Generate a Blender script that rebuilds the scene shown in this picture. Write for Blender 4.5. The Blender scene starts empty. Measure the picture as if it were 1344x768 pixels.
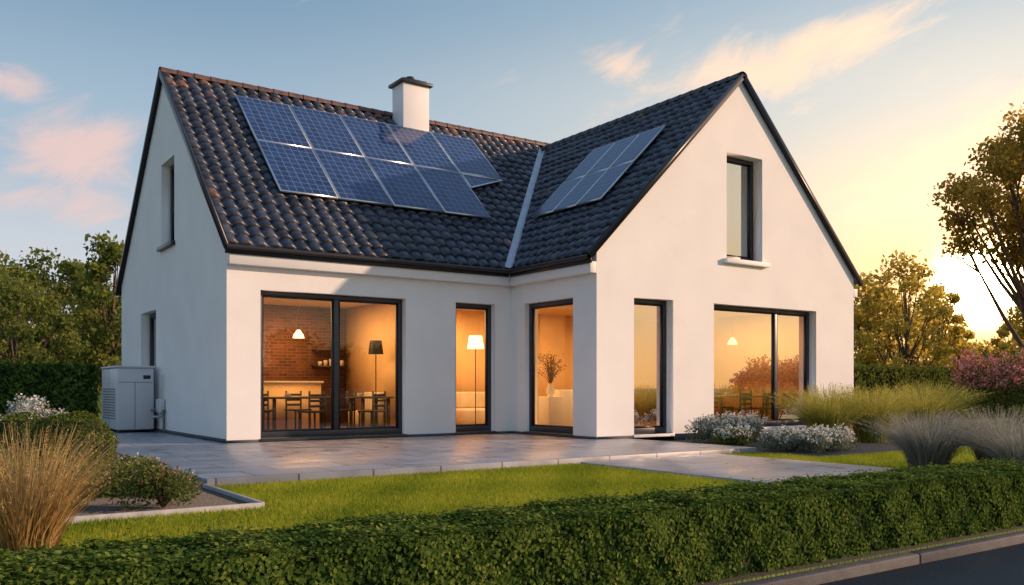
import bpy, bmesh, math, random
import numpy as np
from mathutils import Vector
random.seed(7); rng=np.random.default_rng(7)
C=bpy.context; D=bpy.data; col=C.scene.collection
R=math.radians
# ------------------------------------------------------------ helpers
def link(o,parent=None):
    col.objects.link(o)
    if parent: o.parent=parent
    return o
def empty(name):
    e=D.objects.new(name,None); e.empty_display_size=.3; col.objects.link(e); return e
def nodes(m):
    m.use_nodes=True; nt=m.node_tree
    for n in list(nt.nodes): nt.nodes.remove(n)
    return nt
def pmat(name,c,rough=.6,noise=0.0,nscale=4,bump=0,bscale=60,metal=0,c2=None,spec=.5,detail=5,bdist=.01,em=None,ems=0):
    m=D.materials.new(name); nt=nodes(m); N=nt.nodes; L=nt.links
    o=N.new('ShaderNodeOutputMaterial'); b=N.new('ShaderNodeBsdfPrincipled'); L.new(b.outputs[0],o.inputs[0])
    b.inputs['Roughness'].default_value=rough; b.inputs['Metallic'].default_value=metal
    b.inputs['Specular IOR Level'].default_value=spec
    b.inputs['Base Color'].default_value=(*c,1)
    tc=N.new('ShaderNodeTexCoord')
    if noise>0 or c2:
        n=N.new('ShaderNodeTexNoise'); n.inputs['Scale'].default_value=nscale; n.inputs['Detail'].default_value=detail
        L.new(tc.outputs['Object'],n.inputs['Vector'])
        r=N.new('ShaderNodeValToRGB'); r.color_ramp.elements[0].position=.3; r.color_ramp.elements[1].position=.7
        a=[x*(1-noise) for x in c]; d=list(c2) if c2 else [min(1,x*(1+noise)) for x in c]
        r.color_ramp.elements[0].color=(*a,1); r.color_ramp.elements[1].color=(*d,1)
        L.new(n.outputs[0],r.inputs[0]); L.new(r.outputs[0],b.inputs['Base Color'])
    if bump>0:
        n=N.new('ShaderNodeTexNoise'); n.inputs['Scale'].default_value=bscale; n.inputs['Detail'].default_value=4
        L.new(tc.outputs['Object'],n.inputs['Vector'])
        bp=N.new('ShaderNodeBump'); bp.inputs['Strength'].default_value=bump; bp.inputs['Distance'].default_value=bdist
        L.new(n.outputs[0],bp.inputs['Height']); L.new(bp.outputs[0],b.inputs['Normal'])
    if em:
        b.inputs['Emission Color'].default_value=(*em,1); b.inputs['Emission Strength'].default_value=ems
    return m
def leafmat(name,cols,trans=.35,rough=.6):
    m=D.materials.new(name); nt=nodes(m); N=nt.nodes; L=nt.links
    o=N.new('ShaderNodeOutputMaterial'); a=N.new('ShaderNodeAttribute'); a.attribute_name='rnd'
    r=N.new('ShaderNodeValToRGB'); cr=r.color_ramp
    while len(cr.elements)<len(cols): cr.elements.new(.5)
    for i,c in enumerate(cols):
        cr.elements[i].position=i/(len(cols)-1); cr.elements[i].color=(*c,1)
    L.new(a.outputs['Fac'],r.inputs[0])
    d=N.new('ShaderNodeBsdfDiffuse')
    t=N.new('ShaderNodeBsdfTranslucent'); L.new(r.outputs[0],d.inputs['Color']); L.new(r.outputs[0],t.inputs['Color'])
    mx=N.new('ShaderNodeMixShader'); mx.inputs[0].default_value=trans
    L.new(d.outputs[0],mx.inputs[1]); L.new(t.outputs[0],mx.inputs[2]); L.new(mx.outputs[0],o.inputs[0])
    return m
def np_mesh(name,V,F,mats,rnd=None,smooth=False,matidx=None):
    me=D.meshes.new(name); V=np.asarray(V,dtype=np.float32); F=np.asarray(F,dtype=np.int32)
    k=F.shape[1]; n=len(F)
    me.vertices.add(len(V)); me.vertices.foreach_set('co',V.ravel())
    me.loops.add(n*k); me.loops.foreach_set('vertex_index',F.ravel())
    me.polygons.add(n); me.polygons.foreach_set('loop_start',np.arange(0,n*k,k,dtype=np.int32))
    me.polygons.foreach_set('loop_total',np.full(n,k,dtype=np.int32))
    me.update(calc_edges=True)
    if rnd is not None:
        a=me.attributes.new('rnd','FLOAT','FACE'); a.data.foreach_set('value',np.asarray(rnd,dtype=np.float32))
    if smooth: me.polygons.foreach_set('use_smooth',np.ones(n,dtype=bool))
    for m in (mats if isinstance(mats,(list,tuple)) else [mats]): me.materials.append(m)
    return me
def np_obj(name,V,F,mats,parent=None,**k):
    return link(D.objects.new(name,np_mesh(name,V,F,mats,**k)),parent)
BF=np.array([[0,3,2,1],[4,5,6,7],[0,1,5,4],[1,2,6,5],[2,3,7,6],[3,0,4,7]])
def bverts(x0,x1,y0,y1,z0,z1):
    return np.array([[x0,y0,z0],[x1,y0,z0],[x1,y1,z0],[x0,y1,z0],[x0,y0,z1],[x1,y0,z1],[x1,y1,z1],[x0,y1,z1]],float)
def bevel(o,w,seg=2):
    m=o.modifiers.new('bev','BEVEL'); m.width=w; m.segments=seg; m.limit_method='ANGLE'; return o
def box(name,x0,x1,y0,y1,z0,z1,mat,parent=None,bv=0):
    o=np_obj(name,bverts(x0,x1,y0,y1,z0,z1),BF,mat,parent)
    if bv: bevel(o,bv)
    return o
def boxes(name,lst,mat,parent=None,bv=0):
    V=[];F=[]
    for i,b in enumerate(lst): V.append(bverts(*b)); F.append(BF+8*i)
    o=np_obj(name,np.vstack(V),np.vstack(F),mat,parent)
    if bv: bevel(o,bv)
    return o
def obox(c,a,b,n):
    c,a,b,n=[np.array(v,float) for v in (c,a,b,n)]
    s=[(-1,-1,-1),(1,-1,-1),(1,1,-1),(-1,1,-1),(-1,-1,1),(1,-1,1),(1,1,1),(-1,1,1)]
    return np.array([c+a*i+b*j+n*k for i,j,k in s])
def beam(name,P,Q,w,h,mat,parent=None,up=(0,0,1)):
    P=Vector(P);Q=Vector(Q); d=(Q-P); L=d.length; d.normalize(); s=d.cross(Vector(up)).normalized(); u=s.cross(d)
    return np_obj(name,obox((P+Q)/2,d*L/2,s*w/2,u*h/2),BF,mat,parent)
def prism(name,poly,axis,a0,a1,mat,parent=None):
    n=len(poly); bm=bmesh.new()
    def mk(p,a): return (a,p[0],p[1]) if axis=='X' else ((p[0],a,p[1]) if axis=='Y' else (p[0],p[1],a))
    A=[bm.verts.new(mk(p,a0)) for p in poly]; B=[bm.verts.new(mk(p,a1)) for p in poly]
    bm.faces.new(A); bm.faces.new(B[::-1])
    for i in range(n): bm.faces.new([A[i],B[i],B[(i+1)%n],A[(i+1)%n]])
    bmesh.ops.recalc_face_normals(bm,faces=bm.faces)
    me=D.meshes.new(name); bm.to_mesh(me); bm.free(); me.materials.append(mat)
    return link(D.objects.new(name,me),parent)
def cut(o,blist):
    V=[];F=[]
    for i,b in enumerate(blist): V.append(bverts(*b)); F.append(BF+8*i)
    c=D.objects.new('cutter',np_mesh('cutter',np.vstack(V),np.vstack(F),[o.data.materials[0]])); col.objects.link(c)
    m=o.modifiers.new('b','BOOLEAN'); m.operation='DIFFERENCE'; m.object=c; m.solver='EXACT'
    dg=C.evaluated_depsgraph_get(); me=D.meshes.new_from_object(o.evaluated_get(dg)); o.modifiers.clear(); o.data=me
    D.objects.remove(c)
def tube(pts,rad,k=8,close=True):
    pts=[Vector(p) for p in pts]; V=[];F=[]; n=len(pts)
    if not hasattr(rad,'__len__'): rad=[rad]*n
    for i,p in enumerate(pts):
        d=(pts[min(i+1,n-1)]-pts[max(i-1,0)]).normalized()
        ref=Vector((0,0,1)) if abs(d.z)<.9 else Vector((1,0,0))
        s=d.cross(ref).normalized(); u=s.cross(d)
        for j in range(k):
            a=2*math.pi*j/k; V.append(p+(s*math.cos(a)+u*math.sin(a))*rad[i])
    for i in range(n-1):
        for j in range(k): F.append([i*k+j,i*k+(j+1)%k,(i+1)*k+(j+1)%k,(i+1)*k+j])
    return np.array([tuple(v) for v in V]),np.array(F)
def merge(parts):
    V=[];F=[];o=0
    for v,f in parts: V.append(v); F.append(f+o); o+=len(v)
    return np.vstack(V),np.vstack(F)
def tubeobj(name,pts,rad,mat,parent=None,k=8):
    v,f=tube(pts,rad,k); return np_obj(name,v,f,mat,parent,smooth=True)
def lathe(prof,cx,cy,k=16):
    V=[];F=[]
    for r,z in prof:
        for j in range(k):
            a=2*math.pi*j/k; V.append((cx+r*math.cos(a),cy+r*math.sin(a),z))
    for i in range(len(prof)-1):
        for j in range(k): F.append([i*k+j,i*k+(j+1)%k,(i+1)*k+(j+1)%k,(i+1)*k+j])
    return np.array(V),np.array(F)
def unit(n):
    v=rng.normal(size=(n,3)); return v/np.linalg.norm(v,axis=1)[:,None]
def leafVF(P,size,aspect=.5,N=None):
    n=len(P); a=unit(n)
    if N is not None:
        a=a-(a*N).sum(1)[:,None]*N*.75; a/=np.linalg.norm(a,axis=1)[:,None]
    b=np.cross(a,unit(n)if N is None else N+unit(n)*.5); b/=np.linalg.norm(b,axis=1)[:,None]
    s=np.broadcast_to(np.asarray(size,float),(n,))[:,None]
    V=np.stack([P-a*s*.5,P+b*s*aspect*.5,P+a*s*.5,P-b*s*aspect*.5],1).reshape(-1,3)
    return V,np.arange(4*n).reshape(-1,4)
def leaves(name,P,size,mat,parent=None,aspect=.55,N=None,rnd=None):
    V,F=leafVF(P,size,aspect,N)
    if rnd is None: rnd=rng.random(len(P))
    return np_obj(name,V,F,mat,parent,rnd=np.clip(rnd,0,1))

# ------------------------------------------------------------ materials
M={}
M['stucco']=pmat('white_stucco',(.84,.835,.82),.85,noise=.035,nscale=1.2,bump=.3,bscale=50,bdist=.018,spec=.2)
M['trimw']=pmat('white_trim',(.80,.79,.77),.6,noise=.02)
M['frame']=pmat('anthracite_frame',(.035,.038,.045),.4,noise=.1)
M['plinth']=pmat('plinth_grey',(.09,.09,.10),.8,noise=.2,nscale=8)
M['dark']=pmat('dark_metal',(.03,.03,.035),.35,metal=.3)
M['steel']=pmat('zinc',(.42,.45,.50),.4,metal=.6,noise=.1)
M['alu']=pmat('aluminium',(.62,.64,.67),.35,metal=.8)
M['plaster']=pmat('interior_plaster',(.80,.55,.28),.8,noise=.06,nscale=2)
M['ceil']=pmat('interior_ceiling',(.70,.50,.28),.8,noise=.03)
M['wood']=pmat('wood_panel',(.30,.13,.045),.45,noise=.35,nscale=3)
M['wfloor']=pmat('wood_floor',(.32,.18,.08),.35,noise=.25,nscale=3)
M['darkwood']=pmat('dark_wood',(.05,.028,.015),.4,noise=.3)
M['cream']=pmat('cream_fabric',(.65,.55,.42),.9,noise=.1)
M['bark']=pmat('bark',(.10,.065,.04),.9,noise=.4,nscale=8,bump=.6,bscale=20,bdist=.03)
M['pump']=pmat('pump_casing',(.60,.61,.62),.4,noise=.02)
M['pumpd']=pmat('pump_grille',(.14,.145,.15),.5)
M['asphalt']=pmat('asphalt',(.06,.063,.07),.85,noise=.3,nscale=40,bump=.8,bscale=150,bdist=.01)
M['kerb']=pmat('kerb_stone',(.060,.062,.070),.75,noise=.35,nscale=9,bump=.4)
M['mulch']=pmat('mulch',(.03,.028,.02),.95,noise=.5,nscale=30,bump=1,bscale=60,bdist=.03)
M['soil']=pmat('ground_field',(.055,.075,.025),.95,noise=.4,nscale=.3)
M['lawnb']=pmat('lawn_base',(.14,.19,.028),.95,noise=.45,nscale=1.1,bump=1,bscale=40,bdist=.03)
M['gravel']=pmat('gravel_bed',(.14,.125,.11),.9,noise=.6,nscale=35,bump=1,bscale=50,bdist=.04)
M['edge']=pmat('edging_stone',(.38,.38,.38),.7,noise=.15,nscale=10)
M['lamp']=pmat('lamp_shade',(.9,.7,.4),.8,em=(1,.66,.30),ems=2.8)
M['black']=pmat('black_lacquer',(.015,.013,.012),.4)
def brickmat(name,c1,c2,mo,scale,w,h,ms,rough=.7,bump=.5,rot=None,spec=.5,stain=.2):
    m=D.materials.new(name); nt=nodes(m); N=nt.nodes; L=nt.links
    o=N.new('ShaderNodeOutputMaterial'); b=N.new('ShaderNodeBsdfPrincipled'); L.new(b.outputs[0],o.inputs[0])
    b.inputs['Roughness'].default_value=rough; b.inputs['Specular IOR Level'].default_value=spec
    tc=N.new('ShaderNodeTexCoord'); mp=N.new('ShaderNodeMapping'); L.new(tc.outputs['Object'],mp.inputs[0])
    if rot: mp.inputs['Rotation'].default_value=rot
    t=N.new('ShaderNodeTexBrick'); L.new(mp.outputs[0],t.inputs[0])
    t.inputs['Color1'].default_value=(*c1,1); t.inputs['Color2'].default_value=(*c2,1); t.inputs['Mortar'].default_value=(*mo,1)
    t.inputs['Scale'].default_value=scale; t.inputs['Brick Width'].default_value=w; t.inputs['Row Height'].default_value=h; t.inputs['Mortar Size'].default_value=ms
    n=N.new('ShaderNodeTexNoise'); n.inputs['Scale'].default_value=2.3; n.inputs['Detail'].default_value=7; L.new(tc.outputs['Object'],n.inputs[0])
    mr=N.new('ShaderNodeMapRange'); mr.inputs[1].default_value=.3; mr.inputs[2].default_value=.7; mr.inputs[3].default_value=1-stain; mr.inputs[4].default_value=1+stain
    L.new(n.outputs[0],mr.inputs[0])
    mx=N.new('ShaderNodeVectorMath'); mx.operation='SCALE'; L.new(t.outputs['Color'],mx.inputs[0]); L.new(mr.outputs[0],mx.inputs['Scale'])
    L.new(mx.outputs[0],b.inputs['Base Color'])
    bp=N.new('ShaderNodeBump'); bp.inputs['Strength'].default_value=bump; bp.inputs['Distance'].default_value=.01; bp.invert=True
    L.new(t.outputs['Fac'],bp.inputs['Height']); L.new(bp.outputs[0],b.inputs['Normal'])
    mr2=N.new('ShaderNodeMapRange'); mr2.inputs[1].default_value=.3; mr2.inputs[2].default_value=.7; mr2.inputs[3].default_value=rough-.12; mr2.inputs[4].default_value=rough+.12
    L.new(n.outputs[0],mr2.inputs[0]); L.new(mr2.outputs[0],b.inputs['Roughness'])
    return m
M['pave']=brickmat('stone_paving',(.22,.235,.27),(.30,.31,.345),(.09,.09,.10),1.0,.95,.62,.014,rough=.36,bump=.5,stain=.25)
M['brick']=brickmat('interior_brick',(.24,.085,.04),(.13,.045,.025),(.22,.15,.10),1.0,.22,.075,.008,rough=.8,rot=(R(90),0,0))
def glassmat(name,base,tint=(1,1,1)):
    m=D.materials.new(name); nt=nodes(m); N=nt.nodes; L=nt.links
    o=N.new('ShaderNodeOutputMaterial'); t=N.new('ShaderNodeBsdfTransparent'); t.inputs[0].default_value=(*tint,1)
    g=N.new('ShaderNodeBsdfGlossy'); g.inputs['Roughness'].default_value=0.0; g.inputs[0].default_value=(.95,.95,.95,1)
    f=N.new('ShaderNodeFresnel'); f.inputs[0].default_value=1.5
    mr=N.new('ShaderNodeMapRange'); mr.inputs[3].default_value=base; L.new(f.outputs[0],mr.inputs[0])
    mx=N.new('ShaderNodeMixShader'); L.new(mr.outputs[0],mx.inputs[0]); L.new(t.outputs[0],mx.inputs[1]); L.new(g.outputs[0],mx.inputs[2]); L.new(mx.outputs[0],o.inputs[0])
    return m
M['glass']=glassmat('window_glass',.03)
M['cglass']=glassmat('coated_window_glass',.52,(.92,.92,.92))
def tilemat():
    m=D.materials.new('roof_tile'); nt=nodes(m); N=nt.nodes; L=nt.links
    o=N.new('ShaderNodeOutputMaterial'); b=N.new('ShaderNodeBsdfPrincipled'); L.new(b.outputs[0],o.inputs[0])
    b.inputs['Roughness'].default_value=.38; b.inputs['Specular IOR Level'].default_value=.5
    a=N.new('ShaderNodeAttribute'); a.attribute_name='rnd'
    r=N.new('ShaderNodeValToRGB'); cr=r.color_ramp; cr.elements.new(.55); cr.elements.new(.8)
    for i,(p,c) in enumerate([(0,(.016,.022,.038)),(.5,(.034,.043,.068)),(.72,(.056,.064,.088)),(1,(.17,.085,.058))]):
        cr.elements[i].position=p; cr.elements[i].color=(*c,1)
    L.new(a.outputs['Fac'],r.inputs[0])
    tc=N.new('ShaderNodeTexCoord'); n=N.new('ShaderNodeTexNoise'); n.inputs['Scale'].default_value=9; n.inputs['Detail'].default_value=6; L.new(tc.outputs['Object'],n.inputs[0])
    mr=N.new('ShaderNodeMapRange'); mr.inputs[1].default_value=.3; mr.inputs[2].default_value=.7; mr.inputs[3].default_value=.6; mr.inputs[4].default_value=1.45; L.new(n.outputs[0],mr.inputs[0])
    mx=N.new('ShaderNodeVectorMath'); mx.operation='SCALE'; L.new(r.outputs[0],mx.inputs[0]); L.new(mr.outputs[0],mx.inputs['Scale']); L.new(mx.outputs[0],b.inputs['Base Color'])
    bp=N.new('ShaderNodeBump'); bp.inputs['Strength'].default_value=.4; bp.inputs['Distance'].default_value=.01
    n2=N.new('ShaderNodeTexNoise'); n2.inputs['Scale'].default_value=45; L.new(tc.outputs['Object'],n2.inputs[0]); L.new(n2.outputs[0],bp.inputs['Height']); L.new(bp.outputs[0],b.inputs['Normal'])
    return m
M['tile']=tilemat()
M['ridge']=pmat('ridge_tile',(.13,.065,.045),.5,noise=.5,nscale=6)  # brown includes the warm sun tint painted onto the ridge caps
def solarmat():
    m=D.materials.new('solar_cells'); nt=nodes(m); N=nt.nodes; L=nt.links
    o=N.new('ShaderNodeOutputMaterial'); b=N.new('ShaderNodeBsdfPrincipled'); L.new(b.outputs[0],o.inputs[0])
    b.inputs['Roughness'].default_value=.1; b.inputs['Specular IOR Level'].default_value=.4
    uv=N.new('ShaderNodeUVMap'); uv.uv_map='UVMap'; sp=N.new('ShaderNodeSeparateXYZ'); L.new(uv.outputs[0],sp.inputs[0])
    def mth(op,a,bb=None,c=None):
        n=N.new('ShaderNodeMath'); n.operation=op
        for i,v in enumerate([a,bb,c]):
            if v is None: continue
            if isinstance(v,(int,float)): n.inputs[i].default_value=v
            else: L.new(v,n.inputs[i])
        return n.outputs[0]
    def line(v,w):
        f=mth('FRACT',v); return mth('GREATER_THAN',mth('ABSOLUTE',mth('SUBTRACT',f,.5)),.5-w)
    l=mth('MULTIPLY',mth('MAXIMUM',line(sp.outputs[0],.03),line(sp.outputs[1],.03)),.7)
    fl=N.new('ShaderNodeVectorMath'); fl.operation='FLOOR'; L.new(uv.outputs[0],fl.inputs[0])
    wn=N.new('ShaderNodeTexWhiteNoise'); wn.noise_dimensions='3D'; L.new(fl.outputs[0],wn.inputs[0])
    r=N.new('ShaderNodeValToRGB'); r.color_ramp.elements[0].color=(.006,.022,.09,1); r.color_ramp.elements[1].color=(.014,.045,.15,1); L.new(wn.outputs[0],r.inputs[0])
    mx=N.new('ShaderNodeMix'); mx.data_type='RGBA'; L.new(l,mx.inputs[0]); L.new(r.outputs[0],mx.inputs[6]); mx.inputs[7].default_value=(.25,.32,.45,1)
    L.new(mx.outputs[2],b.inputs['Base Color']); return m
M['solar']=solarmat()

# ------------------------------------------------------------ camera
cam=D.cameras.new('camera'); co=D.objects.new('camera',cam); col.objects.link(co); C.scene.camera=co
cam.sensor_width=36; cam.lens=36*1160/1344; cam.shift_y=(509-384)/1344; cam.clip_end=5000
co.location=(0,0,1.0); co.rotation_euler=(R(90),0,-math.atan2(.569,.823))

# ------------------------------------------------------------ ground
box('ground',-900,1500,-900,1500,-.6,-.25,M['soil'])
box('road',-200,300,-5,3.30,-.4,-.175,M['asphalt'])
ks=[(-40+i*2.4,-40+i*2.4+2.394,3.302,3.40,-.4,-.108) for i in range(42)]
boxes('kerb',ks,M['kerb'],bv=.012)
box('lawn',-80,140,3.402,160,-.4,-.10,M['lawnb'])
box('hedge_soil_strip',-10,9.2,3.41,4.10,-.3,-.094,M['mulch'])
patio=empty('patio_terrace')
box('slab',2.75,11.8,9.85,16.05,-.3,0,M['pave'],patio,bv=.01)
box('slab_side',2.75,4.9,16.052,26,-.3,0,M['pave'],patio,bv=.01)
box('garden_path',7.95,10.75,4.3,9.80,-.3,-.055,M['pave'],None,bv=.01)
box('planting_bed',-6,2.74,7.95,24.8,-.3,-.085,M['gravel'])
box('planting_bed',11.81,30,8.6,15.9,-.3,-.085,M['gravel'])
boxes('bed_edging',[(-6,2.70,7.895,7.945,-.3,-.045),(2.70,2.742,7.946,9.84,-.3,-.045)],M['edge'],bv=.01)

# ------------------------------------------------------------ house
H=empty('white_gable_house')
x0,x1,xr=4.82,11.06,19.3; yf,yw,yr,yb=13.12,16.0,20.6,25.2
T=.35
def mz(y): return 3.58+.931*(y-15.8)-.07 if y<=20.6 else 3.58+.931*(25.4-y)-.07
S1=.931; S2=.988
wl=prism('wall_side',[(yw,0),(yb,0),(yb,mz(yb)),(yr,mz(yr)),(yw,mz(yw))],'X',x0,x0+T,M['stucco'],H)
cut(wl,[(x0-.3,x0+T+.3,21.35,22.9,.25,2.8),(x0-.3,x0+T+.3,19.7,20.85,4.15,6.0)])
wf=prism('wall_wing',[(x0+T,0),(x1,0),(x1,3.55),(x0+T,3.55)],'Y',yw,yw+T,M['stucco'],H)
cut(wf,[(5.44,8.44,yw-.3,yw+T+.3,.06,2.81),(9.62,10.62,yw-.3,yw+T+.3,.06,2.81)])
wr=prism('wall_return',[(yf+T,0),(yw+T,0),(yw+T,3.55),(yf+T,3.55)],'X',x1,x1+T,M['stucco'],H)
cut(wr,[(x1-.3,x1+T+.3,13.85,15.52,.06,2.81)])
cz=lambda x: 3.58+S2*(min(x,30.36-x)-10.86)-.07
wg=prism('wall_gable',[(x1,0),(xr,0),(xr,cz(xr)),(15.18,cz(15.18)),(x1,cz(x1))],'Y',yf,yf+T,M['stucco'],H)
cut(wg,[(12.03,13.12,yf-.3,yf+T+.3,.06,2.81),(14.33,17.83,yf-.3,yf+T+.3,.12,2.81),(14.73,15.90,yf-.3,yf+T+.3,3.80,6.12)])
prism('wall_far_side',[(yf+T,0),(yb,0),(yb,mz(yb)),(yr,mz(yr)),(yw,mz(yw)),(yf+T,mz(yw))],'X',xr-T,xr,M['stucco'],H)
box('wall_back',x0+T,xr-T,yb-T,yb,0,3.4,M['stucco'],H)
boxes('plinth',[(x0-.015,5.43,yw-.015,yw-.001,0,.05),(8.45,9.61,yw-.015,yw-.001,0,.05),(10.63,x1-.02,yw-.015,yw-.001,0,.05),
 (x0-.015,x0-.001,yw,yb,0,.07),(x1-.015,x1-.001,yf-.015,13.84,0,.05),(x1-.015,x1-.001,15.53,yw-.016,0,.05),(x1,12.02,yf-.015,yf-.001,0,.05),(13.13,xr,yf-.015,yf-.001,-.1,.05)],M['plinth'],H)
boxes('floor',[(x0+T,x1+T,yw+T,yb-T,-.05,.05),(x1+T+.001,xr-T,yf+T,yb-T,-.05,.05)],M['wfloor'],H)
boxes('ceiling',[(x0+T,x1+T,yw+T,yb-T,2.96,3.06),(x1+T+.001,xr-T,yf+T,yb-T,2.96,3.06)],M['ceil'],H)
INT=empty('interior_partitions'); INT.parent=H
box('brick_wall',x0+T,9.10,20.4,20.6,.05,2.96,M['brick'],INT)
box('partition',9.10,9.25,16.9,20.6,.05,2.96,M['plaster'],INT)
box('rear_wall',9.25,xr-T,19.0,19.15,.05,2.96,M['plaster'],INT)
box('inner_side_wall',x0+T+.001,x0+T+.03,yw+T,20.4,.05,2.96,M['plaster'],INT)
box('inner_gable_wall',xr-T-.03,xr-T-.001,yf+T,19.0,1.15,2.96,M['plaster'],INT)
box('wood_wainscot',xr-T-.05,xr-T-.001,yf+T,19.0,.05,1.15,M['wood'],INT)
box('upper_room_wall',13.6,17.0,15.6,15.7,3.06,6.4,M['cream'],INT)
cv=[];cf=[]
for i in range(25):
    xx_=14.78+i*.025; yy_=13.68+.03*math.sin(i*1.5); cv+=[(xx_,yy_,3.85),(xx_,yy_,6.1)]
for i in range(24): cf.append([2*i,2*i+2,2*i+3,2*i+1])
np_obj('upper_curtain',cv,cf,M['trimw'],INT,smooth=True)

def win(name,ax,a0,a1,z0,z1,plane,rec,inn,mull=(),fr=.085,glass='glass',parent=H):
    e=empty(name); e.parent=parent
    p0=plane+rec*inn; p1=p0+.09*inn
    if p0>p1: p0,p1=p1,p0
    B=[(a0,a1,z0,z0+fr*1.4),(a0,a1,z1-fr,z1),(a0,a0+fr,z0+fr*1.4,z1-fr),(a1-fr,a1,z0+fr*1.4,z1-fr)]
    for m in mull: B.append((m-.05,m+.05,z0+fr*1.4,z1-fr))
    def mk(a,b,c,d,q0,q1): return (a,b,q0,q1,c,d) if ax=='Y' else (q0,q1,a,b,c,d)
    boxes('frame',[mk(*b,p0,p1) for b in B],M['frame'],e,bv=.006)
    ed=[a0+fr]+list(mull)+[a1-fr]
    S=[]
    for i in range(len(ed)-1):
        l=ed[i]+(.05 if i>0 else 0); r=ed[i+1]-(.05 if i<len(ed)-2 else 0); t=.035
        zb=z0+fr*1.4; zt=z1-fr
        S+= [(l,r,zb,zb+t),(l,r,zt-t,zt),(l,l+t,zb+t,zt-t),(r-t,r,zb+t,zt-t)]
    boxes('sash',[mk(*b,p0+.02,p1-.02) for b in S],M['dark'],e)
    pm=(p0+p1)/2
    if ax=='Y': V=[(a0+fr,pm,z0+.1),(a1-fr,pm,z0+.1),(a1-fr,pm,z1-fr),(a0+fr,pm,z1-fr)]
    else: V=[(pm,a1-fr,z0+.1),(pm,a0+fr,z0+.1),(pm,a0+fr,z1-fr),(pm,a1-fr,z1-fr)]
    np_obj('glass',V,[[0,1,2,3]],M[glass],e)
win('sliding_window','Y',5.44,8.44,.06,2.81,yw,.16,1,(7.0,))
win('glass_door','Y',9.62,10.62,.06,2.81,yw,.16,1,())
win('return_window','X',13.85,15.52,.06,2.81,x1,.12,1,())
win('narrow_window','Y',12.03,13.12,.06,2.81,yf,.2,1,(),glass='cglass')
win('wide_window','Y',14.33,17.83,.12,2.81,yf,.2,1,(16.62,),glass='cglass')
win('attic_window','Y',14.73,15.90,3.80,6.12,yf,.26,1,(),glass='cglass')
win('side_window','X',21.35,22.9,.25,2.8,x0,.2,1,(),glass='cglass')
win('side_attic_window','X',19.7,20.85,4.15,6.0,x0,.2,1,(),glass='cglass')
boxes('window_sill',[(14.62,16.05,yf-.11,yf+.25,3.70,3.80),(12.0,13.14,yf-.03,yf+.18,0.001,.06),(14.3,17.86,yf-.05,yf+.18,.05,.12)],M['trimw'],H,bv=.008)
boxes('door_threshold',[(5.42,8.46,yw-.03,yw+.15,.001,.06),(9.6,10.64,yw-.03,yw+.15,.001,.06),(x1-.03,x1+.11,13.84,15.53,.001,.06)],M['frame'],H,bv=.006)
boxes('side_sill',[(x0-.09,x0+.19,19.62,20.93,4.06,4.15),(x0-.06,x0+.19,21.3,22.95,.17,.25)],M['dark'],H,bv=.008)

def slope(name,O,u,v,U,Vl,cuts=(),brown=0.0):
    O=np.array(O,float);u=np.array(u,float);v=np.array(v,float);v/=np.linalg.norm(v);n=np.cross(u,v)
    nu=round(U/.27); nv=round(Vl/.295); tw=U/nu; th=Vl/nv
    s=np.linspace(0,1,8); prof=.032*np.sin(2*np.pi*(s-.12))+.012*np.sin(4*np.pi*s)
    I,J=np.meshgrid(np.arange(nu),np.arange(nv)); I=I.ravel();J=J.ravel(); K=len(I)
    rows=[(0.0,-.022),(0.0,.045),(.5,.028),(1.12,-.004)]
    V=np.zeros((K,4,8,3)); jit=rng.normal(0,.007,K); jv=rng.normal(0,.011,K)
    for r,(fv,fn) in enumerate(rows):
        for c in range(8):
            vv=np.minimum(J*th+fv*th+(jv if r<3 else 0),Vl)
            V[:,r,c]=O+np.outer((I+s[c]*1.02)*tw,u)+np.outer(vv,v)+np.outer(prof[c]+fn+jit,n)
    base=(np.arange(K)*32)[:,None]
    q=[]
    for r in range(3):
        for c in range(7): q.append([r*8+c,r*8+c+1,(r+1)*8+c+1,(r+1)*8+c])
    F=(base[:,None,:]+np.array(q)[None]).reshape(-1,4)
    f=J/nv
    pb=np.clip(.01+brown*np.clip((f-.80)*4,0,1),0,1)  # browner tiles towards the ridge paint in the sun's warm tint
    rn=rng.random(K)*.70; isb=rng.random(K)<pb; rn[isb]=.74+rng.random(isb.sum())*.26
    V=V.reshape(-1,3); rr=np.repeat(rn,21)
    k=len(V); und=np.array([O-n*.03,O+u*U-n*.03,O+u*U+v*Vl-n*.03,O+v*Vl-n*.03]); V=np.vstack([V,und]); F=np.vstack([F,[[k,k+1,k+2,k+3]]]); rr=np.append(rr,0)
    o=np_obj(name,V,F,M['tile'],H,rnd=rr,smooth=True)
    if cuts:
        bm=bmesh.new(); bm.from_mesh(o.data)
        for p,nn in cuts:
            bmesh.ops.bisect_plane(bm,geom=bm.verts[:]+bm.edges[:]+bm.faces[:],plane_co=p,plane_no=nn,clear_outer=True)
        bm.to_mesh(o.data); bm.free()
    return o
zr=3.58+S1*4.8; zc=3.58+S2*4.32
va=S2/S1
nl=Vector((va,-1,0)).normalized(); nr=Vector((-va,-1,0)).normalized()
P0=Vector((10.86,15.8,0)); P1=Vector((19.5,15.8,0)); g=.09
lm=math.hypot(4.8,4.8*S1); lc=math.hypot(4.32,4.32*S2)
slope('roof_main_front',(4.74,15.8,3.58),(1,0,0),(0,1,S1),10.6,lm,[(P0-nl*g,nl)],brown=.6)
slope('roof_main_front_end',(15.2,15.8,3.58),(1,0,0),(0,1,S1),4.2,lm,[(P1-nr*g,nr)],brown=.2)
slope('roof_main_back',(19.4,25.4,3.58),(-1,0,0),(0,-1,S1),14.66,lm)
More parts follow.
